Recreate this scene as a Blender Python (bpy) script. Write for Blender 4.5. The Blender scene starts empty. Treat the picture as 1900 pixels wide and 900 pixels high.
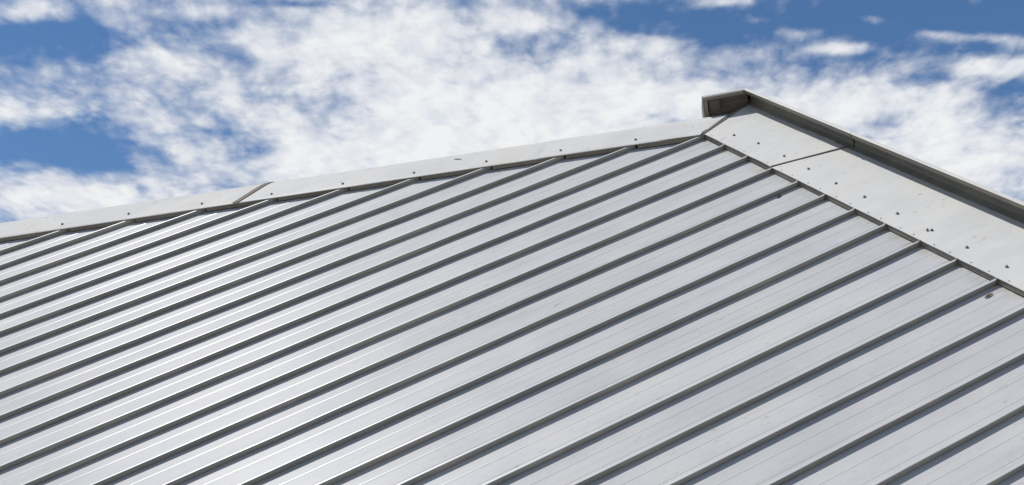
import bpy, bmesh, math, random
from mathutils import Vector, Matrix
random.seed(11)
sc = bpy.context.scene
C = sc.collection

# ------------------------------------------------------------------ camera
PITCH = math.radians(20.0)
CAM_Z = 1.65
cam_d = bpy.data.cameras.new('camera')
cam_d.sensor_fit = 'HORIZONTAL'
cam_d.sensor_width = 36.0
cam_d.lens = 39.73
cam_d.clip_start = 0.1
cam_d.clip_end = 6000.0
cam = bpy.data.objects.new('camera', cam_d)
C.objects.link(cam)
cam.location = (0, 0, CAM_Z)
cam.rotation_euler = (math.pi / 2 + PITCH, 0, 0)
sc.camera = cam

# frame of the roof plane: u runs up along the seams, y away across them, w out of the sheet
EU = Vector((0.88069388, 0.16720837, 0.44319257)).normalized()
EN = Vector((-0.18452628, -0.7406099, 0.64610141)).normalized()
EY = EN.cross(EU).normalized()
TW = Vector((2.31918451, 12.40715937, 7.56644719))
ROOF = Matrix(((EU.x, EY.x, EN.x, TW.x), (EU.y, EY.y, EN.y, TW.y), (EU.z, EY.z, EN.z, TW.z), (0, 0, 0, 1)))

# ------------------------------------------------------------------ sun, sky, exposure
SUN_LOCAL = Vector((0.032, 0.68, 0.735)).normalized()      # towards the sun, in the roof frame
SUN = (EU * SUN_LOCAL.x + EY * SUN_LOCAL.y + EN * SUN_LOCAL.z).normalized()
sun_el = math.asin(SUN.z)
sun_az = math.atan2(SUN.x, SUN.y)                           # clockwise from +Y
sd = bpy.data.lights.new('sun', 'SUN')
sd.energy = 4.7
sd.angle = math.radians(0.53)
sd.color = (1.0, 0.985, 0.965)
so = bpy.data.objects.new('sun', sd)
C.objects.link(so)
so.rotation_euler = SUN.to_track_quat('Z', 'Y').to_euler()
so.location = (0, 0, 60)

w = bpy.data.worlds.new('World')
sc.world = w
w.use_nodes = True
NT = w.node_tree
NT.nodes.clear()


class N:
    """small node-graph helper"""
    def __init__(s, tree): s.t = tree
    def new(s, typ, **kw):
        n = s.t.nodes.new(typ)
        for k, v in kw.items(): setattr(n, k, v)
        return n
    def put(s, sock, v):
        if isinstance(v, bpy.types.NodeSocket): s.t.links.new(v, sock)
        else: sock.default_value = v
    def m(s, op, a, b=None, c=None, clamp=False):
        n = s.new('ShaderNodeMath', operation=op, use_clamp=clamp)
        s.put(n.inputs[0], a)
        if b is not None: s.put(n.inputs[1], b)
        if c is not None: s.put(n.inputs[2], c)
        return n.outputs[0]
    def v(s, op, a, b=None, c=None, scale=None):
        n = s.new('ShaderNodeVectorMath', operation=op)
        s.put(n.inputs[0], a)
        if b is not None: s.put(n.inputs[1], b)
        if c is not None: s.put(n.inputs[2], c)
        if scale is not None: s.put(n.inputs['Scale'], scale)
        return n.outputs['Value'] if op in ('DOT_PRODUCT', 'LENGTH') else n.outputs[0]
    def noise(s, vec, scale, detail=4, rough=0.5, dist=0.0, col=False, lac=2.0):
        n = s.new('ShaderNodeTexNoise')
        s.put(n.inputs['Vector'], vec); s.put(n.inputs['Scale'], scale)
        s.put(n.inputs['Detail'], detail); s.put(n.inputs['Roughness'], rough)
        s.put(n.inputs['Lacunarity'], lac); s.put(n.inputs['Distortion'], dist)
        return n.outputs['Color' if col else 'Fac']
    def ramp(s, x, lo, hi, a=0.0, b=1.0, smooth=True):
        n = s.new('ShaderNodeMapRange')
        n.interpolation_type = 'SMOOTHSTEP' if smooth else 'LINEAR'
        s.put(n.inputs[0], x); s.put(n.inputs[1], lo); s.put(n.inputs[2], hi)
        s.put(n.inputs[3], a); s.put(n.inputs[4], b)
        return n.outputs[0]
    def mix(s, f, a, b):
        n = s.new('ShaderNodeMix', data_type='RGBA')
        s.put(n.inputs[0], f); s.put(n.inputs[6], a); s.put(n.inputs[7], b)
        return n.outputs[2]
    def comb(s, x, y, z=0.0):
        n = s.new('ShaderNodeCombineXYZ')
        s.put(n.inputs[0], x); s.put(n.inputs[1], y); s.put(n.inputs[2], z)
        return n.outputs[0]
    def sep(s, v):
        n = s.new('ShaderNodeSeparateXYZ'); s.put(n.inputs[0], v); return n.outputs


g = N(NT)
SKY_STRENGTH = 0.10
tc = g.new('ShaderNodeTexCoord')
sky = g.new('ShaderNodeTexSky', sky_type='NISHITA', sun_disc=False)
sky.sun_elevation = sun_el
sky.sun_rotation = sun_az
sky.altitude = 300.0
sky.air_density = 1.0
sky.dust_density = 0.0
sky.ozone_density = 4.0
# broken altocumulus layer: the view direction meets a flat layer high above
dx, dy, dz = g.sep(tc.outputs['Generated'])
zc = g.m('ADD', g.m('MAXIMUM', dz, 0.0), 0.12)
q = g.comb(g.m('DIVIDE', dx, zc), g.m('DIVIDE', dy, zc))
warp = g.v('SUBTRACT', g.noise(q, 5.0, 1, 0.5, col=True), (0.5, 0.5, 0.5))
qw = g.v('MULTIPLY_ADD', warp, (0.05, 0.05, 0.0), q)
warp2 = g.v('SUBTRACT', g.noise(q, 22.0, 2, 0.5, col=True), (0.5, 0.5, 0.5))
qw = g.v('MULTIPLY_ADD', warp2, (0.010, 0.010, 0.0), qw)
# banks and gaps of this particular sky (centre, radii on the layer, amount)
BANKS = [(0.0, 1.65, 1.1, 0.48, 0.12), (0.451, 1.401, 0.06, 0.017, 0.34), (0.493, 1.337, 0.043, 0.011, 0.32), (0.387, 1.366, 0.04, 0.016, 0.26), (0.326, 1.341, 0.029, 0.012, 0.2), (0.578, 1.362, 0.025, 0.012, 0.2), (0.211, 1.33, 0.036, 0.012, -0.103), (-0.61, 1.328, 0.042, 0.017, -0.103), (-0.639, 1.369, 0.123, 0.072, -0.353), (-0.633, 1.294, 0.048, 0.027, 0.35), (-0.752, 1.649, 0.109, 0.07, -0.353), (-0.675, 1.704, 0.061, 0.055, -0.258), (-0.653, 1.588, 0.049, 0.036, -0.189), (-0.758, 1.557, 0.056, 0.045, 0.22), (-0.616, 1.429, 0.083, 0.025, 0.18), (-0.493, 1.403, 0.067, 0.033, 0.15), (-0.432, 1.311, 0.05, 0.017, 0.18), (-0.403, 1.407, 0.03, 0.029, -0.2), (-0.372, 1.334, 0.065, 0.017, -0.172), (-0.289, 1.299, 0.043, 0.01, -0.258), (-0.472, 1.451, 0.038, 0.028, 0.1), (-0.763, 1.829, 0.146, 0.07, 0.28), (-0.638, 1.803, 0.024, 0.024, -0.258), (-0.852, 1.772, 0.062, 0.05, 0.1), (-0.186, 1.37, 0.186, 0.069, 0.25), (-0.273, 1.56, 0.049, 0.028, -0.138), (-0.421, 1.675, 0.042, 0.028, -0.258), (-0.47, 1.623, 0.034, 0.02, -0.138), (-0.042, 1.571, 0.274, 0.139, 0.3), (-0.274, 1.76, 0.2, 0.111, 0.22), (0.045, 1.71, 0.267, 0.088, 0.22), (0.008, 1.396, 0.053, 0.028, -0.189), (0.099, 1.48, 0.024, 0.017, -0.189), (0.037, 1.347, 0.044, 0.022, 0.12), (0.185, 1.388, 0.045, 0.028, 0.2), (0.13, 1.311, 0.058, 0.021, -0.189), (0.282, 1.361, 0.147, 0.05, -0.292), (0.283, 1.3, 0.032, 0.01, 0.4), (0.552, 1.35, 0.187, 0.076, -0.327), (0.432, 1.314, 0.142, 0.054, -0.172), (0.188, 1.532, 0.089, 0.059, 0.18), (0.46, 1.392, 0.059, 0.024, 0.18), (0.603, 1.372, 0.036, 0.017, 0.25), (0.667, 1.364, 0.043, 0.016, 0.36), (0.68, 1.439, 0.068, 0.028, 0.34), (0.591, 1.472, 0.054, 0.026, -0.129), (0.762, 1.526, 0.047, 0.055, -0.241), (0.545, 1.475, 0.046, 0.02, 0.1), (0.498, 1.535, 0.137, 0.053, 0.26), (0.686, 1.634, 0.108, 0.077, 0.24), (0.765, 1.733, 0.139, 0.095, 0.24), (0.602, 1.583, 0.049, 0.023, -0.138), (0.754, 1.588, 0.041, 0.02, -0.138), (0.269, 1.473, 0.047, 0.025, -0.103), (0.664, 1.292, 0.041, 0.03, -0.3), (0.554, 1.314, 0.085, 0.027, -0.12)]
field = None
for cx, cy, rx, ry, amt in BANKS:
    d = g.v('MULTIPLY_ADD', qw, (1 / rx, 1 / ry, 0.0), (-cx / rx, -cy / ry, 0.0))
    e = g.m('POWER', 0.36788, g.v('DOT_PRODUCT', d, d))
    field = g.m('MULTIPLY', e, amt) if field is None else g.m('MULTIPLY_ADD', e, amt, field)


def cloud_density(vec):
    vec = g.v('MULTIPLY', vec, (1.0, 0.80, 1.0))      # puffs have some height of their own
    b = g.noise(vec, 10.0, 6, 0.58)
    c = g.noise(vec, 32.0, 4, 0.60)
    vo = g.new('ShaderNodeTexVoronoi', voronoi_dimensions='2D', feature='F1')
    g.put(vo.inputs['Vector'], vec)
    vo.inputs['Scale'].default_value = 23.0
    vo.inputs['Detail'].default_value = 1.0
    vo.inputs['Roughness'].default_value = 0.55
    vo.inputs['Lacunarity'].default_value = 2.3
    return g.m('MULTIPLY_ADD', c, 0.31, g.m('MULTIPLY_ADD', vo.outputs['Distance'], -0.16, g.m('MULTIPLY_ADD', b, 0.84, 0.095)))


base = cloud_density(qw)
dens = g.m('ADD', base, field)
cover = g.ramp(dens, 0.37, 0.83)
cover = g.m('MULTIPLY', cover, g.ramp(dens, 0.44, 0.98, 0.70, 1.0))
thick = g.ramp(dens, 0.62, 1.05)
# soft relief: compare with the layer a little farther towards the sun
sun_q = Vector((SUN.x, SUN.y)).normalized() * 0.02
relief = g.m('SUBTRACT', g.noise(qw, 11.0, 4, 0.6), g.noise(g.v('ADD', qw, (sun_q.x, sun_q.y, 0.0)), 11.0, 4, 0.6))
lit = g.m('ADD', g.m('MULTIPLY', thick, 0.40), g.m('MULTIPLY_ADD', relief, 1.9, 0.50), clamp=True)
ccol = g.mix(lit, (5.5, 6.0, 7.1, 1), (8.7, 8.8, 8.95, 1))
hs = g.new('ShaderNodeHueSaturation')
hs.inputs['Saturation'].default_value = 1.12
hs.inputs['Value'].default_value = 1.13
g.put(hs.inputs['Color'], sky.outputs[0])
col = g.mix(cover, hs.outputs[0], ccol)
# the air near the horizon hides the layer
hz = g.ramp(dz, 0.0, 0.14)
col = g.mix(hz, g.mix(0.6, sky.outputs[0], (6.2, 6.7, 7.4, 1)), col)
bg = g.new('ShaderNodeBackground')
g.put(bg.inputs['Color'], col)
bg.inputs['Strength'].default_value = SKY_STRENGTH
wo = g.new('ShaderNodeOutputWorld')
NT.links.new(bg.outputs[0], wo.inputs['Surface'])

w.cycles.sampling_method = 'MANUAL'
w.cycles.sample_map_resolution = 512
sc.cycles.max_bounces = 5
sc.cycles.diffuse_bounces = 3
sc.cycles.glossy_bounces = 3
sc.view_settings.view_transform = 'Standard'
sc.view_settings.look = 'None'
sc.view_settings.exposure = 0.0
sc.view_settings.gamma = 1.0
sc.view_settings.use_curve_mapping = False


# ------------------------------------------------------------------ materials
def mat(name):
    m = bpy.data.materials.new(name)
    m.use_nodes = True
    t = m.node_tree
    t.nodes.clear()
    gg = N(t)
    b = gg.new('ShaderNodeBsdfPrincipled')
    o = gg.new('ShaderNodeOutputMaterial')
    t.links.new(b.outputs[0], o.inputs[0])
    return m, gg, b


def sheet_metal(name, base, metallic, rough, aniso, dirt=0.5, streak=0.5, rust=0.0, spec=0.3, coat=0.0, relief=1.0, fleck=0.0, ends=0.0):
    m, n, b = mat(name)
    oc = n.new('ShaderNodeTexCoord').outputs['Object']
    geo = n.new('ShaderNodeObjectInfo')
    rnd = geo.outputs['Random']
    off = n.comb(n.m('MULTIPLY', rnd, 37.0), n.m('MULTIPLY', rnd, 91.0), n.m('MULTIPLY', rnd, 13.0))
    p = n.v('ADD', oc, off)
    # rolling grain along the sheet
    grain = n.noise(n.v('MULTIPLY', p, (0.4, 40.0, 12.0)), 1.0, 2, 0.6)
    blotch = n.noise(n.v('MULTIPLY', p, (1.0, 2.2, 2.0)), 1.3, 5, 0.6)
    c0 = tuple(x * 0.93 for x in base) + (1,)
    c1 = tuple(min(1, x * 1.04) for x in base) + (1,)
    col = n.mix(n.ramp(blotch, 0.3, 0.7), c0, c1)
    col = n.mix(n.m('MULTIPLY', n.ramp(grain, 0.42, 0.75), 0.16 * streak), col, (0.34, 0.33, 0.31, 1))
    # drip streaks and spots of grime
    spots = n.noise(n.v('MULTIPLY', p, (5.0, 15.0, 9.0)), 1.0, 4, 0.62)
    spots = n.ramp(spots, 0.70 - 0.03 * dirt, 0.78 - 0.02 * dirt)
    tint = n.noise(p, 0.9, 3, 0.5)
    col = n.mix(n.m('MULTIPLY', spots, 0.55 * dirt), col, (0.27, 0.20, 0.13, 1))
    col = n.mix(n.m('MULTIPLY', n.ramp(tint, 0.45, 0.75), 0.22 * dirt), col, (0.55, 0.50, 0.42, 1))
    # long run-off streaks
    run = n.noise(n.v('MULTIPLY', p, (0.22, 13.0, 5.0)), 1.0, 3, 0.6)
    col = n.mix(n.m('MULTIPLY', n.ramp(run, 0.50, 0.72), 0.16 * streak), col, (0.30, 0.29, 0.27, 1))
    if ends > 0:                       # grime washed out from under the flashing
        ux, uy, uz = n.sep(oc)
        edge = n.ramp(ux, -0.22, 0.0)
        gr = n.ramp(n.noise(n.v('MULTIPLY', p, (3.0, 11.0, 5.0)), 1.0, 5, 0.65), 0.38, 0.68)
        col = n.mix(n.m('MULTIPLY', n.m('MULTIPLY', edge, gr), ends), col, (0.25, 0.21, 0.14, 1))
    if fleck > 0:
        fk = n.noise(n.v('MULTIPLY', p, (8.0, 26.0, 10.0)), 1.0, 4, 0.7)
        where = n.ramp(tint, 0.44, 0.60)
        col = n.mix(n.m('MULTIPLY', n.m('MULTIPLY', n.ramp(fk, 0.625, 0.68), where), fleck), col, (0.20, 0.145, 0.09, 1))
        col = n.mix(n.m('MULTIPLY', n.ramp(blotch, 0.52, 0.72), 0.35 * fleck), col, (0.40, 0.34, 0.25, 1))
    if rust > 0:
        r = n.noise(n.v('MULTIPLY', p, (14.0, 14.0, 22.0)), 1.0, 6, 0.65)
        col = n.mix(n.m('MULTIPLY', n.ramp(r, 0.50, 0.68), rust), col, (0.17, 0.10, 0.06, 1))
    tone = n.m('MULTIPLY_ADD', rnd, 0.07, 0.965)
    col = n.v('SCALE', col, scale=tone)
    n.put(b.inputs['Base Color'], col)
    b.inputs['Metallic'].default_value = metallic
    b.inputs['Specular IOR Level'].default_value = spec
    b.inputs['Coat Weight'].default_value = coat
    b.inputs['Coat Roughness'].default_value = 0.26
    rr = n.m('ADD', n.m('MULTIPLY_ADD', blotch, 0.10, rough - 0.05), n.m('MULTIPLY', spots, 0.2))
    n.put(b.inputs['Roughness'], rr)
    if aniso:
        tg = n.new('ShaderNodeTangent', direction_type='UV_MAP')
        n.put(b.inputs['Tangent'], tg.outputs[0])
        b.inputs['Anisotropic'].default_value = aniso
    # gentle oil-canning plus grain
    wav = n.noise(n.v('MULTIPLY', p, (0.9, 3.0, 2.0)), 1.0, 2, 0.5)
    b1 = n.new('ShaderNodeBump'); n.put(b1.inputs['Height'], wav)
    b1.inputs['Strength'].default_value = 0.5 * relief; b1.inputs['Distance'].default_value = 0.012
    b2 = n.new('ShaderNodeBump'); n.put(b2.inputs['Height'], grain)
    b2.inputs['Strength'].default_value = 0.15 * relief; b2.inputs['Distance'].default_value = 0.0008
    n.put(b2.inputs['Normal'], b1.outputs[0])
    n.put(b.inputs['Normal'], b2.outputs[0])
    return m


M_PAN = sheet_metal('roof_sheet_metal', (0.40, 0.394, 0.39), 0.018, 0.42, 0.4, dirt=0.5, streak=1.2, spec=0.05, coat=0.03, fleck=0.45, ends=0.55)
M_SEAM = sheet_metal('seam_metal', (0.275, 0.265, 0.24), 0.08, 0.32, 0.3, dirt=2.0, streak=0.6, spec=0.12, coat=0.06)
M_CAP = sheet_metal('capping_metal', (0.46, 0.45, 0.425), 0.0, 0.42, 0.0, dirt=1.2, streak=0.2, spec=0.05, fleck=1.0, ends=0.0)
M_CLOSE = sheet_metal('closure_metal', (0.20, 0.18, 0.145), 0.08, 0.45, 0.0, dirt=1.0, streak=0.6, rust=0.5)
M_UP = sheet_metal('upstand_shaded_metal', (0.19, 0.175, 0.15), 0.10, 0.48, 0.0, dirt=1.4, streak=0.6, fleck=0.5)  # same sheet as the apron, darkened: the cove's shade is put into its colour
M_STRAP = sheet_metal('sealant_strap', (0.125, 0.095, 0.07), 0.0, 0.75, 0.0, dirt=0.8, streak=0.4, rust=0.5)
M_BEAD = sheet_metal('fold_glint_metal', (0.44, 0.435, 0.42), 0.05, 0.33, 0.0, dirt=0.2, streak=0.0, spec=0.2, relief=0.25)  # lighter, shinier sheet for folds: sun glint put into its colour and gloss
M_RUST = sheet_metal('rusty_tab', (0.17, 0.145, 0.12), 0.2, 0.65, 0.0, dirt=1.0, streak=0.2, rust=0.8)
M_SCREW = sheet_metal('screw_steel', (0.17, 0.155, 0.14), 0.3, 0.5, 0.0, dirt=0.6, streak=0.0, rust=0.6)


def plain(name, c0, c1, scale, rough, bump=0.0):
    m, n, b = mat(name)
    oc = n.new('ShaderNodeTexCoord').outputs['Object']
    f = n.noise(oc, scale, 6, 0.62)
    n.put(b.inputs['Base Color'], n.mix(n.ramp(f, 0.3, 0.7), c0 + (1,), c1 + (1,)))
    b.inputs['Roughness'].default_value = rough
    if bump:
        bp = n.new('ShaderNodeBump'); n.put(bp.inputs['Height'], n.noise(oc, scale * 6, 5, 0.6))
        bp.inputs['Strength'].default_value = 0.6; bp.inputs['Distance'].default_value = bump
        n.put(b.inputs['Normal'], bp.outputs[0])
    return m


M_GROUND = plain('ground_concrete', (0.17, 0.165, 0.15), (0.25, 0.24, 0.22), 0.6, 0.9, 0.01)
M_WALL = plain('wall_render', (0.36, 0.34, 0.31), (0.44, 0.42, 0.38), 1.4, 0.85, 0.004)
M_DECK = plain('deck_board', (0.14, 0.11, 0.08), (0.20, 0.16, 0.12), 3.0, 0.8)
M_LEAF = plain('dry_leaf', (0.03, 0.02, 0.012), (0.08, 0.05, 0.03), 40.0, 0.95)


# ------------------------------------------------------------------ mesh helpers
def build(name, verts, faces, material, parent, matrix=None, uv=False):
    me = bpy.data.meshes.new(name)
    me.from_pydata([tuple(v) for v in verts], [], faces)
    me.update()
    if uv:
        lay = me.uv_layers.new(name='UVMap')
        for lp in me.loops:
            co = me.vertices[lp.vertex_index].co
            lay.data[lp.index].uv = (co.y * 0.2, co.x * 0.2)     # tangent runs across the rolling grain
    me.materials.append(material)
    return link(name, me, parent, matrix)


def link(name, me, parent, matrix=None):
    o = bpy.data.objects.new(name, me)
    C.objects.link(o)
    if parent is not None: o.parent = parent
    if matrix is not None: o.matrix_local = matrix
    return o


def loft(rings, closed=True, caps=True):
    """rings of equal length joined into a skin; winding is fixed afterwards"""
    vs, fs = [], []
    n = len(rings[0])
    for r in rings: vs += r
    for i in range(len(rings) - 1):
        for j in range(n if closed else n - 1):
            a, b = i * n + j, i * n + (j + 1) % n
            fs.append((a, b, b + n, a + n))
    if caps and closed:
        fs.append(tuple(range(n - 1, -1, -1)))
        fs.append(tuple(range((len(rings) - 1) * n, len(rings) * n)))
    return vs, fs


def fix_normals(o, outward_hint=None):
    bm = bmesh.new(); bm.from_mesh(o.data)
    bmesh.ops.recalc_face_normals(bm, faces=bm.faces)
    bm.to_mesh(o.data); bm.free()


def smooth(o, angle=40):
    for p in o.data.polygons: p.use_smooth = True
    o.data.set_sharp_from_angle(angle=math.radians(angle))


# ------------------------------------------------------------------ setting
bm = bmesh.new()
S = 3000.0
gv = [bm.verts.new((x, y, 0)) for x, y in ((-S, -S), (S, -S), (S, S), (-S, S))]
bm.faces.new(gv)
gme = bpy.data.meshes.new('ground'); bm.to_mesh(gme); bm.free()
gme.materials.append(M_GROUND)
ground = link('ground', gme, None)
ground['kind'] = 'structure'
ground['label'] = 'pale concrete yard around the building'

# ------------------------------------------------------------------ the building
HOME = Vector((-0.5, 12.0, 0.0))
building = bpy.data.objects.new('metal_roofed_building', None)
C.objects.link(building)
building.location = HOME
building.empty_display_size = 0.5
building['label'] = 'building with silver standing-seam metal roof, pale cap flashings and a raised edge'
building['category'] = 'building'
RL = Matrix.Translation(-HOME) @ ROOF           # roof frame inside the building

PITCHW = 0.45          # seam spacing
H = 0.058              # seam height; w = 0 is the top of the seams
EAVE_Z = 2.2
LX, LY = -0.870, 0.4925          # direction of the sloping top edge, from the corner
NX, NY = 0.4925, 0.870           # outward from it
PL = (-10.9, 6.16)               # where that edge ends
EX, EYY = -0.8142, 0.5806        # horizontal direction along the eave, leftwards


def wz(u, y, ww=0.0):
    return TW.z + EU.z * u + EY.z * y + EN.z * ww


# where each seam really runs: small departures from even spacing at its upper and lower end
DEV = {-9: (-0.031, -0.082, -7.38, -8.09), -8: (-0.027, -0.065, -6.53, -8.12), -7: (0.003, -0.039, -5.69, -8.15), -6: (0.028, -0.020, -4.86, -8.18), -5: (0.047, -0.013, -4.06, -8.21), -4: (0.052, -0.010, -3.24, -8.24), -3: (0.054, -0.010, -2.45, -8.26), -2: (0.058, -0.003, -1.64, -8.29), -1: (0.043, 0.008, -0.81, -8.32), 0: (0.021, 0.024, -0.02, -8.35), 1: (-0.010, 0.029, -0.00, -8.38), 2: (-0.013, 0.028, 0.01, -8.40), 3: (-0.015, 0.024, 0.01, -8.26), 4: (-0.010, 0.018, -0.01, -7.69), 5: (-0.021, 0.013, -0.01, -7.13), 6: (-0.023, 0.007, 0.01, -6.57), 7: (-0.025, -0.000, 0.01, -6.01), 8: (-0.018, -0.007, 0.03, -5.45), 9: (-0.002, -0.015, -0.01, -4.89), 10: (0.007, -0.021, -0.01, -4.33), 11: (0.010, -0.022, 0.0, -3.77), 12: (0.006, -0.019, 0.0, -3.18), 13: (0.004, -0.007, 0.0, -2.61), 14: (0.003, -0.003, 0.0, -2.02)}


def seam_y(k, u):
    kk = max(-9, min(14, k))
    dt, de, ut, ue = DEV[kk]
    fac = max(0.0, min(1.3, (ut - u) / (ut - ue)))
    return -(k * PITCHW + dt + (de - dt) * fac)


def span(yfun, over=0.0, trim=0.0):
    """range of u on the roof for a line y = yfun(u); over pushes under the top flashings"""
    hi, lo = 0.0, -20.0
    for _ in range(6):
        y = yfun(hi)
        hi = min(over, (over - NY * y) / NX)
    for _ in range(6):
        y = yfun(lo)
        a = (EAVE_Z - TW.z - EY.z * y) / EU.z
        b = PL[0] + (PL[1] - y) * EYY / EX * 1.0
        # left verge: EX*(u-PLx)+EYY*(y-PLy) <= 0
        b = PL[0] - EYY * (y - PL[1]) / EX
        lo = max(a, b)
    return lo + trim, hi


KMIN, KMAX = -13, 19
# pan profile across one panel: fraction of the width, height above the pan
def bead(at, scale, slopes):
    """small rolled stiffener: sharp back, softly rounded front that falls towards the next seam"""
    drop = [0.002 * scale * math.tan(math.radians(a)) for a in slopes]
    hgt = sum(drop)
    pts = [(at, 0.0), (at + 0.0022 * scale, hgt)]
    for i_, d_ in enumerate(drop):
        hgt -= d_
        pts.append((at + (0.0022 + 0.00444 * (i_ + 1)) * scale, max(hgt, 0.0)))
    return pts


PAN = ([(0.012, 0.0), (0.205, 0.0)] + bead(0.207, 0.45, (4, 9, 15)) + bead(0.366, 1.0, (3, 6, 9, 12, 15, 35)) +
       bead(0.602, 0.45, (4, 9, 15)) + bead(0.770, 0.75, (4, 7, 10, 13, 35)) + [(0.988, 0.0)])
for k in range(KMIN, KMAX):
    vs, fs = [], []
    NST = 9
    ok = False
    lift = random.uniform(-0.0008, 0.0008)
    for fr, hh in PAN:
        yf = lambda u, fr=fr, k=k: seam_y(k, u) * (1 - fr) + seam_y(k + 1, u) * fr
        lo, hi = span(yf, over=0.03)
        if hi - lo > 0.15: ok = True
        lo = min(lo, hi)
        for i in range(NST):
            u = lo + (hi - lo) * i / (NST - 1)
            vs.append((u, yf(u), -H + hh + lift))
    if not ok: continue
    for j in range(len(PAN) - 1):
        for i in range(NST - 1):
            a = j * NST + i
            fs.append((a, a + NST, a + NST + 1, a + 1))
    o = build('roof_panel', vs, fs, M_PAN, building, RL, uv=True)
    smooth(o, 7)
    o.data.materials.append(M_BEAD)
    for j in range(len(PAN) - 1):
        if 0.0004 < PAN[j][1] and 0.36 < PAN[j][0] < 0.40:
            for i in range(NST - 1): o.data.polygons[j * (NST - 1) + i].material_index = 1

# standing seams
RIB = [(0.005, -H - 0.004), (0.005, -0.0475), (0.0105, -0.0450), (0.0110, -0.0060), (0.0104, -0.0034), (0.0092, -0.0022), (0.0075, -0.0014), (0.0055, -0.0008), (0.0035, -0.0004), (0.0010, -0.0001), (-0.0075, 0.0), (-0.0100, -0.0018),
       (-0.0110, -0.0050), (-0.0105, -0.0450), (-0.005, -0.0475), (-0.005, -H - 0.004)]
rib_top = {}
for k in range(KMIN, KMAX + 1):
    lo, hi = span(lambda u: seam_y(k, u), over=-0.004)
    if hi - lo < 0.3: continue
    rib_top[k] = (hi, seam_y(k, hi))
    rings = []
    n = max(3, int((hi - lo) / 0.55))
    for i in range(n + 1):
        u = lo + (hi - lo) * i / n
        jy = random.uniform(-0.003, 0.003); jw = random.uniform(-0.002, 0.0015); tw = random.uniform(-0.05, 0.05)
        y = seam_y(k, u)
        ring = []
        for dv, ww in RIB:
            if ww < -0.046: ring.append((u, y - dv, ww))
            else: ring.append((u, y - dv + jy + tw * (ww + 0.05) * 0.3, ww + jw + tw * dv * 0.5))
        rings.append(ring)
    vs, fs = loft(rings)
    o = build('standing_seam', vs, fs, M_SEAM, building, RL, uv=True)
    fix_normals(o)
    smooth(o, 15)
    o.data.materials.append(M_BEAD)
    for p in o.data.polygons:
        if p.normal.z > 0.80 and abs(p.normal.x) < 0.3: p.material_index = 1  # seam tops painted lighter than their sides, for the line of sun glint


# ------------------------------------------------------------------ flashings along the top edges
def upto(profile_fn, stations, name, material, parent, thick=0.0015):
    """open strip: for each station a list of points"""
    rings = [profile_fn(s) for s in stations]
    vs, fs = loft(rings, closed=False, caps=False)
    o = build(name, vs, fs, material, parent, RL if parent is building else None)
    return o


def orient_up(o, ref=(0, 0, 1)):
    r = Vector(ref)
    tot = sum((p.normal.dot(r) * p.area) for p in o.data.polygons)
    if tot < 0:
        o.data.flip_normals()


def arc_cap(o_):
    pass


# rounded cap along the sloping top edge: (outward distance, height)
CAP = [(-0.048, 0.004), (-0.050, 0.014), (-0.044, 0.0175), (0.00, 0.020), (0.10, 0.0245), (0.20, 0.029), (0.28, 0.0325), (0.345, 0.033),
       (0.390, 0.029), (0.422, 0.018), (0.443, 0.0), (0.457, -0.025), (0.464, -0.06), (0.466, -0.30)]


def cap_pt(l, o_, ww):
    return (LX * l + NX * o_, LY * l + NY * o_, ww)


def cap_strip(l0f, l1f, lift, name, material, n, parent=building, prof=CAP, wob=0.0015):
    rings = []
    for i in range(n + 1):
        t = i / n
        wv = random.uniform(-wob, wob)
        rings.append([cap_pt(l0f(o_) * (1 - t) + l1f(o_) * t, o_, ww + lift + (wv if ww > -0.01 else 0)) for o_, ww in prof])
    vs, fs = loft(rings, closed=False, caps=False)
    o = build(name, vs, fs, material, parent, RL if parent is building else None)
    orient_up(o)
    smooth(o, 50)
    return o


mit = lambda o_: -0.903 * o_
jA = lambda o_: 2.02 - 0.35 * o_
jB = lambda o_: 5.93 - 0.75 * o_
L_END = 12.5
caps = [cap_strip(mit, jA, 0.0035, 'ridge_cap', M_CAP, 8),
        cap_strip(lambda o_: jA(o_) - 0.05, jB, 0.0, 'ridge_cap', M_CAP, 12),
        cap_strip(jB, lambda o_: L_END, 0.0, 'ridge_cap', M_CAP, 16)]
STRAP_P = [(o_, ww + 0.009) for o_, ww in CAP[1:-1]]
st = cap_strip(lambda o_: jB(o_) - 0.042, lambda o_: jB(o_) + 0.042, 0.0, 'joint_strap', M_STRAP, 2, prof=STRAP_P, wob=0.0)
st['label'] = 'brown weathered strap over the joint of the left cap'

# apron flashing along the other top edge, and the upstand that closes it
APRON = [(-0.010, -0.003), (-0.010, 0.0045), (-0.004, 0.0055), (0.03, 0.006), (0.25, 0.008), (0.55, 0.006), (0.80, 0.005), (0.93, 0.005)]
V_END = 8.62
vm = lambda u: -0.326 * u
vj = lambda u: 1.32 + 0.27 * u


def apron_strip(v0f, v1f, lift, n, bulge=0.0):
    rings = []
    for i in range(n + 1):
        t = i / n
        wv = random.uniform(-0.0015, 0.0015)
        ring = []
        for u, ww in APRON:
            v = v0f(u) * (1 - t) + v1f(u) * t
            b = 0.0
            if bulge and u < 0.1:          # the free edge sags at the seams and lifts between them
                ph = (v / PITCHW) % 1.0
                b = bulge * math.sin(math.pi * ph)
            ring.append((u, -v, ww + lift + wv + b))
        rings.append(ring)
    vs, fs = loft(rings, closed=False, caps=False)
    o = build('apron_flashing', vs, fs, M_CAP, building, RL)
    orient_up(o)
    smooth(o, 50)
    return o


aprons = [apron_strip(vm, vj, 0.004, 15, bulge=0.006), apron_strip(lambda u: vj(u) - 0.05, lambda u: V_END, 0.0, 64, bulge=0.003)]

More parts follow.
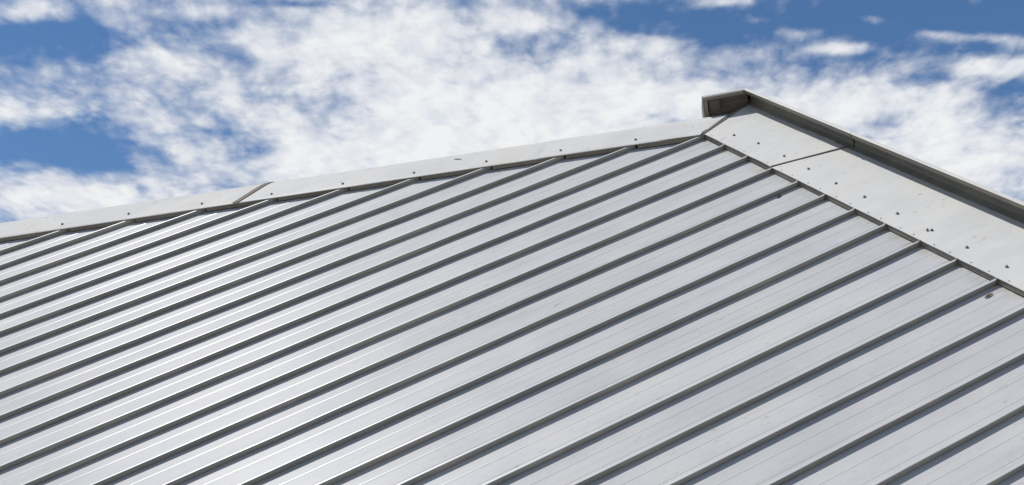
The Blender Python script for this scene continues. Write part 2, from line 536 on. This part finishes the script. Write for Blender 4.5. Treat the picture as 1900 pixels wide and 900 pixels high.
# upstand profile: distance outward from the lip line, height; lip line turns at the corner
UPS = [(0.065, 0.009), (0.115, 0.013), (0.140, 0.030), (0.150, 0.070), (0.141, 0.120), (0.108, 0.165), (0.058, 0.194), (0.018, 0.203),
       (0.002, 0.206), (0.0, 0.211), (0.0, 0.247), (0.005, 0.251), (0.042, 0.256), (0.047, 0.252), (0.048, 0.235), (0.170, 0.02), (0.172, -0.30), (0.165, -0.30)]
LIPU = 0.785
A0 = Vector((LIPU, V_END)); A1 = Vector((LIPU, -0.210)); A2 = Vector((0.315, -0.420))
n1 = Vector((1, 0)); t2 = (A2 - A1).normalized(); n2 = Vector((-t2.y, t2.x))
if n2.y > 0: n2 = -n2
mitre = (n1 + n2) / (1 + n1.dot(n2))


def ring_at(P, nrm, skew=0.0, skdir=None, lift=0.0):
    r = []
    for d, ww in UPS:
        p = P + nrm * d
        if skdir is not None: p = p + skdir * (skew * d)
        r.append((p.x, -p.y, ww + lift))
    return r


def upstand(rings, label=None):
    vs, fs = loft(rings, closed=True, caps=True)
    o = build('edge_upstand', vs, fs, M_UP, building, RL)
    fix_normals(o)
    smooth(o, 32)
    o.data.materials.append(M_CAP)           # sunlit top faces get the light sheet; below, shade is put into the colour
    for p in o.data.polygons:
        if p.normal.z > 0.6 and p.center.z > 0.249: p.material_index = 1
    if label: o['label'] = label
    return o


VJ = 1.72
dn = Vector((0, -1))
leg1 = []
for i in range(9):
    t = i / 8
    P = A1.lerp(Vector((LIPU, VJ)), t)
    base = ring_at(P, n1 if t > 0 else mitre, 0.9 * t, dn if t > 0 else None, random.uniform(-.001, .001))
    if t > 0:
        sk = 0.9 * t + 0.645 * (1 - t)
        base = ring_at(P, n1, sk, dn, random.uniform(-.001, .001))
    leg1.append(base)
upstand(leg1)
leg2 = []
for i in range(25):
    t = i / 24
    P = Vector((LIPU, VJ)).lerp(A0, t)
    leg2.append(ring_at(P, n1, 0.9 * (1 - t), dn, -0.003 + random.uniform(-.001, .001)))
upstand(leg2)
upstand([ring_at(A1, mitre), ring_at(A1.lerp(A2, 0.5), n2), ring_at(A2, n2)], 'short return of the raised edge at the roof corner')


def ribbon(points, halfw, side, lift, name, material, parent=building):
    """thin raised strip along points (roof frame), width along side"""
    rings = []
    n = len(points)
    for i, p in enumerate(points):
        p = Vector(p)
        t = (Vector(points[min(i + 1, n - 1)]) - Vector(points[max(i - 1, 0)])).normalized()
        s = Vector(side) if side is not None else t.cross(Vector((0, 0, 1))).normalized()
        s = (s - t * s.dot(t)).normalized()
        up = s.cross(t).normalized()
        if up.dot(Vector(lift)) < 0: up = -up
        hw = halfw if not callable(halfw) else halfw(i / (n - 1))
        rings.append([tuple(p - s * hw), tuple(p - s * hw * 0.6 + up * 0.006), tuple(p + s * hw * 0.6 + up * 0.006), tuple(p + s * hw)])
    vs, fs = loft(rings, closed=True, caps=True)
    o = build(name, vs, fs, material, parent, RL if parent is building else None)
    fix_normals(o)
    return o


# strap over the mitre of the two flashings, then up the inside of the corner
pts = []
for i in range(11):
    u = -0.012 + 0.90 * i / 10
    o_ = 0.782 * u
    hcap = 0.0
    for (a, ha), (b_, hb) in zip(CAP[2:], CAP[3:]):
        if a <= o_ <= b_: hcap = ha + (hb - ha) * (o_ - a) / (b_ - a)
    pts.append((u, 0.326 * u, max(0.0095, min(hcap, 0.02)) if o_ < 0.42 else 0.0095))
m_strap = ribbon(pts, lambda t: 0.030 * (1 - 0.35 * t), None, (0, 0, 1), 'joint_strap', M_STRAP)
m_strap['label'] = 'brown sealed strap along the mitre at the roof corner'
pts = [((A1 + mitre * (d - 0.006)).x, -(A1 + mitre * (d - 0.006)).y, ww + 0.002) for d, ww in UPS[1:11]]
cs = ribbon(pts, 0.014, (0.5, -0.85, 0), (-1, 0, 0), 'joint_strap', M_STRAP)
# dark lap line of the apron joint, carried up the upstand
pts = [(u, -vj(u), 0.0135) for u in (-0.01, 0.2, 0.4, 0.6, 0.8, 0.9)]
ribbon(pts, 0.009, None, (0, 0, 1), 'joint_strap', M_RUST)
pts = [(LIPU + d - 0.005, -(VJ - 0.9 * d), ww + 0.002) for d, ww in UPS[1:11]]
ribbon(pts, 0.010, (0, 1, 0), (-1, 0, 0), 'joint_strap', M_RUST)
# flat end plate that shuts the return
vs = []
for off in (0.0, 0.008):
    P = A2 + t2 * (off + 0.001)
    for d, ww in ((-0.003, -0.06), (-0.003, 0.250), (0.034, 0.256), (0.172, 0.03), (0.173, -0.30)):
        pp = P + n2 * d
        vs.append((pp.x, -pp.y, ww))
fs = [(0, 1, 2, 3, 4), (9, 8, 7, 6, 5)] + [(i, (i + 1) % 5, (i + 1) % 5 + 5, i + 5) for i in range(5)]
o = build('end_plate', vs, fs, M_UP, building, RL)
fix_normals(o)

# folded lip and end stile of the return
def bar_on_return(f0, f1, d0, d1, w0, w1, name):
    vs = []
    for f_ in (f0, f1):
        P = A1.lerp(A2, f_)
        for d, ww in ((d0, w0), (d0, w1), (d1, w1), (d1, w0)):
            pp = P + n2 * d
            vs.append((pp.x, -pp.y, ww))
    fs = [(0, 1, 2, 3), (7, 6, 5, 4)] + [(i, (i + 1) % 4, (i + 1) % 4 + 4, i + 4) for i in range(4)]
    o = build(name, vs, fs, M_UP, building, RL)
    fix_normals(o)
    bv = o.modifiers.new('edge', 'BEVEL'); bv.width = 0.004; bv.segments = 2
    return o


bar_on_return(0.03, 1.012, -0.018, -0.0005, 0.204, 0.246, 'lip_strip')
bar_on_return(0.90, 1.010, 0.012, 0.060, -0.06, 0.203, 'end_stile')
bar_on_return(0.60, 0.86, 0.070, 0.120, 0.0, 0.160, 'cover_plate')

# closure plates between the seams
ks = sorted(rib_top)


def plate(a, b, top_a, top_b, inward, lean=0.010, name='closure_plate'):
    """upright plate from a to b (u, y) with a small foot"""
    a = Vector(a); b = Vector(b)
    iw = Vector(inward)
    n = 4
    rings = []
    bow = random.uniform(-0.002, 0.006)
    for i in range(n + 1):
        t = i / n
        p = a.lerp(b, t) + iw * (bow * math.sin(math.pi * t))
        top = top_a * (1 - t) + top_b * t + bow * math.sin(math.pi * t)
        rings.append([(p.x, p.y, top), (p.x + iw.x * 0.002, p.y + iw.y * 0.002, top), (p.x + iw.x * lean, p.y + iw.y * lean, -H + 0.014),
                      (p.x + iw.x * (lean - 0.002), p.y + iw.y * (lean - 0.002), -H + 0.014)])
    vs, fs = loft(rings, closed=True, caps=True)
    o = build(name, vs, fs, M_CLOSE, building, RL)
    fix_normals(o)
    return o


for k0, k1 in zip(ks, ks[1:]):
    if k0 >= 0:          # square top edge
        y0, y1 = seam_y(k0, 0) - 0.013, seam_y(k1, 0) + 0.013
        plate((0.002, y0), (0.002, y1), -0.001, -0.001, (-1, 0), 0.016)
    elif k1 <= 0:        # sloping top edge
        a = Vector(rib_top[k0]); b = Vector(rib_top[k1])
        d = (a - b).normalized()
        a2 = a - d * 0.028; b2 = b + d * 0.018
        sh = Vector((NX, NY)) * -0.030
        plate(a2 + sh, b2 + sh, 0.015, 0.015, (-NX, -NY), 0.012)

# folded tabs where the seams butt the square edge
for k in ks:
    if k < 0 or wz(0, -k * PITCHW) < EAVE_Z + 0.1: continue
    y = seam_y(k, 0)
    hh = random.uniform(0.006, 0.014)
    tl = random.uniform(-0.004, 0.004)
    b0 = [(-0.045, y + 0.015, -H), (-0.008, y + 0.019, -H), (-0.008, y - 0.019, -H), (-0.045, y - 0.015, -H)]
    b1 = [(-0.034, y + 0.012, 0.001), (-0.010, y + 0.015 + tl, 0.003), (-0.010, y - 0.015 + tl, 0.003), (-0.034, y - 0.012, 0.001)]
    b2 = [(-0.020, y + 0.006, hh * 0.8), (-0.014, y + 0.009 + tl, hh), (-0.014, y - 0.009 + tl, hh), (-0.020, y - 0.006, hh * 0.8)]
    vs, fs = loft([b0, b1, b2])
    o = build('seam_end_tab', vs, fs, M_RUST, building, RL)
    fix_normals(o)


# ------------------------------------------------------------------ screws
def lathe(profile, seg, hexes=()):
    rings = []
    for r, z in profile:
        rings.append([(r * math.cos(2 * math.pi * i / seg), r * math.sin(2 * math.pi * i / seg), z) for i in range(seg)])
    return loft(rings, closed=True, caps=True)


vs, fs = lathe([(0.020, -0.002), (0.020, 0.002), (0.016, 0.005), (0.012, 0.006), (0.012, 0.016), (0.008, 0.019)], 6)
scr_me = bpy.data.meshes.new('screw'); scr_me.from_pydata(vs, [], fs); scr_me.update(); scr_me.materials.append(M_SCREW)
vs, fs = lathe([(0.008, -0.002), (0.0075, 0.002), (0.004, 0.005)], 6)
riv_me = bpy.data.meshes.new('rivet'); riv_me.from_pydata(vs, [], fs); riv_me.update(); riv_me.materials.append(M_SCREW)


def fix_to(parent, me, u, y, ww):
    o = link(me.name.split('.')[0], me, parent)
    o.location = (u, y, ww)
    o.rotation_euler = (random.uniform(-0.08, 0.08), random.uniform(-0.08, 0.08), random.uniform(0, 6.28))
    return o


def cap_h(o_):
    for (a, ha), (b_, hb) in zip(CAP[2:], CAP[3:]):
        if a <= o_ <= b_: return ha + (hb - ha) * (o_ - a) / (b_ - a)
    return 0.0


for l, o_ in [(0.82, .059), (1.75, .067), (2.69, .072), (3.62, .055), (4.55, .046), (5.50, .051), (6.45, .068), (7.47, .086), (8.40, .071), (9.35, .07), (10.3, .065), (11.2, .07)]:
    par = caps[0] if l < 1.95 else (caps[1] if l < 5.88 else caps[2])
    x, y, _ = cap_pt(l, o_, 0)
    fix_to(par, scr_me, x, y, cap_h(o_) + (0.0035 if l < 1.95 else 0))
for u, v in [(0.201, .342), (.257, .738), (.245, 1.227), (.230, 1.665), (.207, 2.14), (.208, 2.576), (.192, 3.064), (.188, 3.529), (.181, 3.974), (.175, 4.442), (.178, 4.90), (.18, 5.35), (.18, 5.8), (.18, 6.25), (.18, 6.7)]:
    par = aprons[0] if v < vj(u) else aprons[1]
    fix_to(par, scr_me, u, -v, 0.007 + (0.004 if v < vj(u) else 0))
for k in range(0, 14):
    for f_, uu in ((0.30, 0.018), (0.72, 0.02)):
        v = (k + f_ + random.uniform(-.06, .06)) * PITCHW
        par = aprons[0] if v < vj(uu) else aprons[1]
        fix_to(par, riv_me, uu, -v, 0.0065 + (0.006 if v < vj(uu) else 0.002))
for v, d in ((2.25, 0.03), (4.0, 0.03), (1.35, .03)):
    pass

# ------------------------------------------------------------------ deck, walls, gutter: what carries the roof
corner = (0.60, 0.20)


def on_plane(u, y, ww): return ROOF @ Vector((u, y, ww)) - HOME


ua, ya = 0.90, -V_END
# polygon of the roof in the roof frame
yb_at = lambda u: (EAVE_Z - TW.z - EU.z * u) / EY.z
PA = Vector((0.90, yb_at(0.90)))
s_ = (EAVE_Z - wz(PL[0], PL[1])) / -(math.hypot(EU.z, EY.z))
gdir = Vector((EU.z, EY.z)).normalized()
PB = Vector(PL) - gdir * s_
PC = Vector((PL[0] + NX * 0.30, PL[1] + NY * 0.30))
PD = Vector((0.90, 0.20))
poly = [PA, PB, PC, PD]
top = [on_plane(p.x, p.y, -H - 0.012) for p in poly]
bot = [on_plane(p.x, p.y, -H - 0.16) for p in poly]
vs, fs = loft([[tuple(v) for v in top], [tuple(v) for v in bot]])
o = build('roof_deck', vs, fs, M_DECK, building)
fix_normals(o)
cen = sum((on_plane(p.x, p.y, 0) for p in poly), Vector()) / 4
inset = []
for p in poly:
    q3 = on_plane(p.x, p.y, -H - 0.163)
    dxy = Vector((cen.x - q3.x, cen.y - q3.y, 0)).normalized() * 0.35
    inset.append((p, q3, dxy))
nrm = EN


def under(x, y):   # height of the deck underside above a plan position (building frame)
    o3 = on_plane(0, 0, -H - 0.163)
    return o3.z - (nrm.x * (x - o3.x) + nrm.y * (y - o3.y)) / nrm.z


foot = [Vector((q3.x + d.x, q3.y + d.y, 0)) for _, q3, d in inset]
for i in range(4):
    a, b_ = foot[i], foot[(i + 1) % 4]
    t = (b_ - a).normalized(); nn = Vector((t.y, -t.x, 0))
    if nn.dot(Vector((cen.x, cen.y, 0)) - a) < 0: nn = -nn
    a_ = a + t * 0.002; bb = b_ - t * 0.202
    quad = [a_, bb, bb + nn * 0.2, a_ + nn * 0.2]
    r0 = [(v.x, v.y, 0.0) for v in quad]
    r1 = [(v.x, v.y, under(v.x, v.y) - 0.01) for v in quad]
    vs, fs = loft([r0, r1])
    o = build('wall', vs, fs, M_WALL, building)
    fix_normals(o)
# eaves gutter
rings = []
ga = on_plane(PA.x, PA.y, -H - 0.03); gb = on_plane(PB.x, PB.y, -H - 0.03)
tdir = (gb - ga).normalized(); out = Vector((tdir.y, -tdir.x, 0)).normalized()
if out.dot(Vector((cen.x, cen.y, 0)) - ga) > 0: out = -out
prof = [(0.006 + 0.07 - 0.07 * math.cos(a), -0.10 - 0.07 * math.sin(a)) for a in [math.pi * i / 8 for i in range(9)]]
prof += [(0.006 + 0.07 + 0.066 * math.cos(a), -0.10 - 0.066 * math.sin(a)) for a in [math.pi * i / 8 for i in range(9)]]
for P in (ga, gb):
    rings.append([tuple(P + out * d + Vector((0, 0, z))) for d, z in prof])
vs, fs = loft(rings)
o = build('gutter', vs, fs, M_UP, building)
fix_normals(o)


# ------------------------------------------------------------------ litter on the sheets
def leaf(label, u, v, ww, length, width, ang, curl):
    vs, fs = [], []
    n = 7
    for i in range(n):
        t = i / (n - 1)
        wd = width * math.sin(math.pi * (0.08 + 0.9 * t)) ** 0.8 * random.uniform(0.85, 1.1)
        x = (t - 0.5) * length
        z = curl * math.sin(math.pi * t) + 0.002
        for j, sgn in enumerate((-1, 0, 1)):
            vs.append((x, sgn * wd, z + abs(sgn) * curl * 0.7))
    for i in range(n - 1):
        for j in range(2):
            a = i * 3 + j
            fs.append((a, a + 1, a + 4, a + 3))
    me = bpy.data.meshes.new('dry_leaf'); me.from_pydata(vs, [], fs); me.update(); me.materials.append(M_LEAF)
    o = link('dry_leaf', me, None, ROOF @ Matrix.Translation((u, -v, ww)) @ Matrix.Rotation(ang, 4, 'Z'))
    md = o.modifiers.new('thick', 'SOLIDIFY'); md.thickness = 0.0015
    smooth(o, 60)
    o['label'] = label; o['category'] = 'leaf'; o['group'] = 'dry leaves on the roof'
    return o


leaf('curled brown dry leaf lying on the roof panel near the right edge', -0.20, 4.60, -H + 0.004, 0.105, 0.013, 0.08, 0.004)
leaf('small dark leaf caught under a standing seam below the roof corner', -0.312, 1.845, -H + 0.004, 0.075, 0.012, 0.25, 0.005)
leaf('dark leaf scrap caught at a screw on the right flashing', 0.160, 3.50, 0.010, 0.05, 0.010, 0.7, 0.005)
leaf('thin dry scrap lying on the left ridge cap', -2.552, -1.73, 0.030, 0.11, 0.008, 2.3, 0.004)
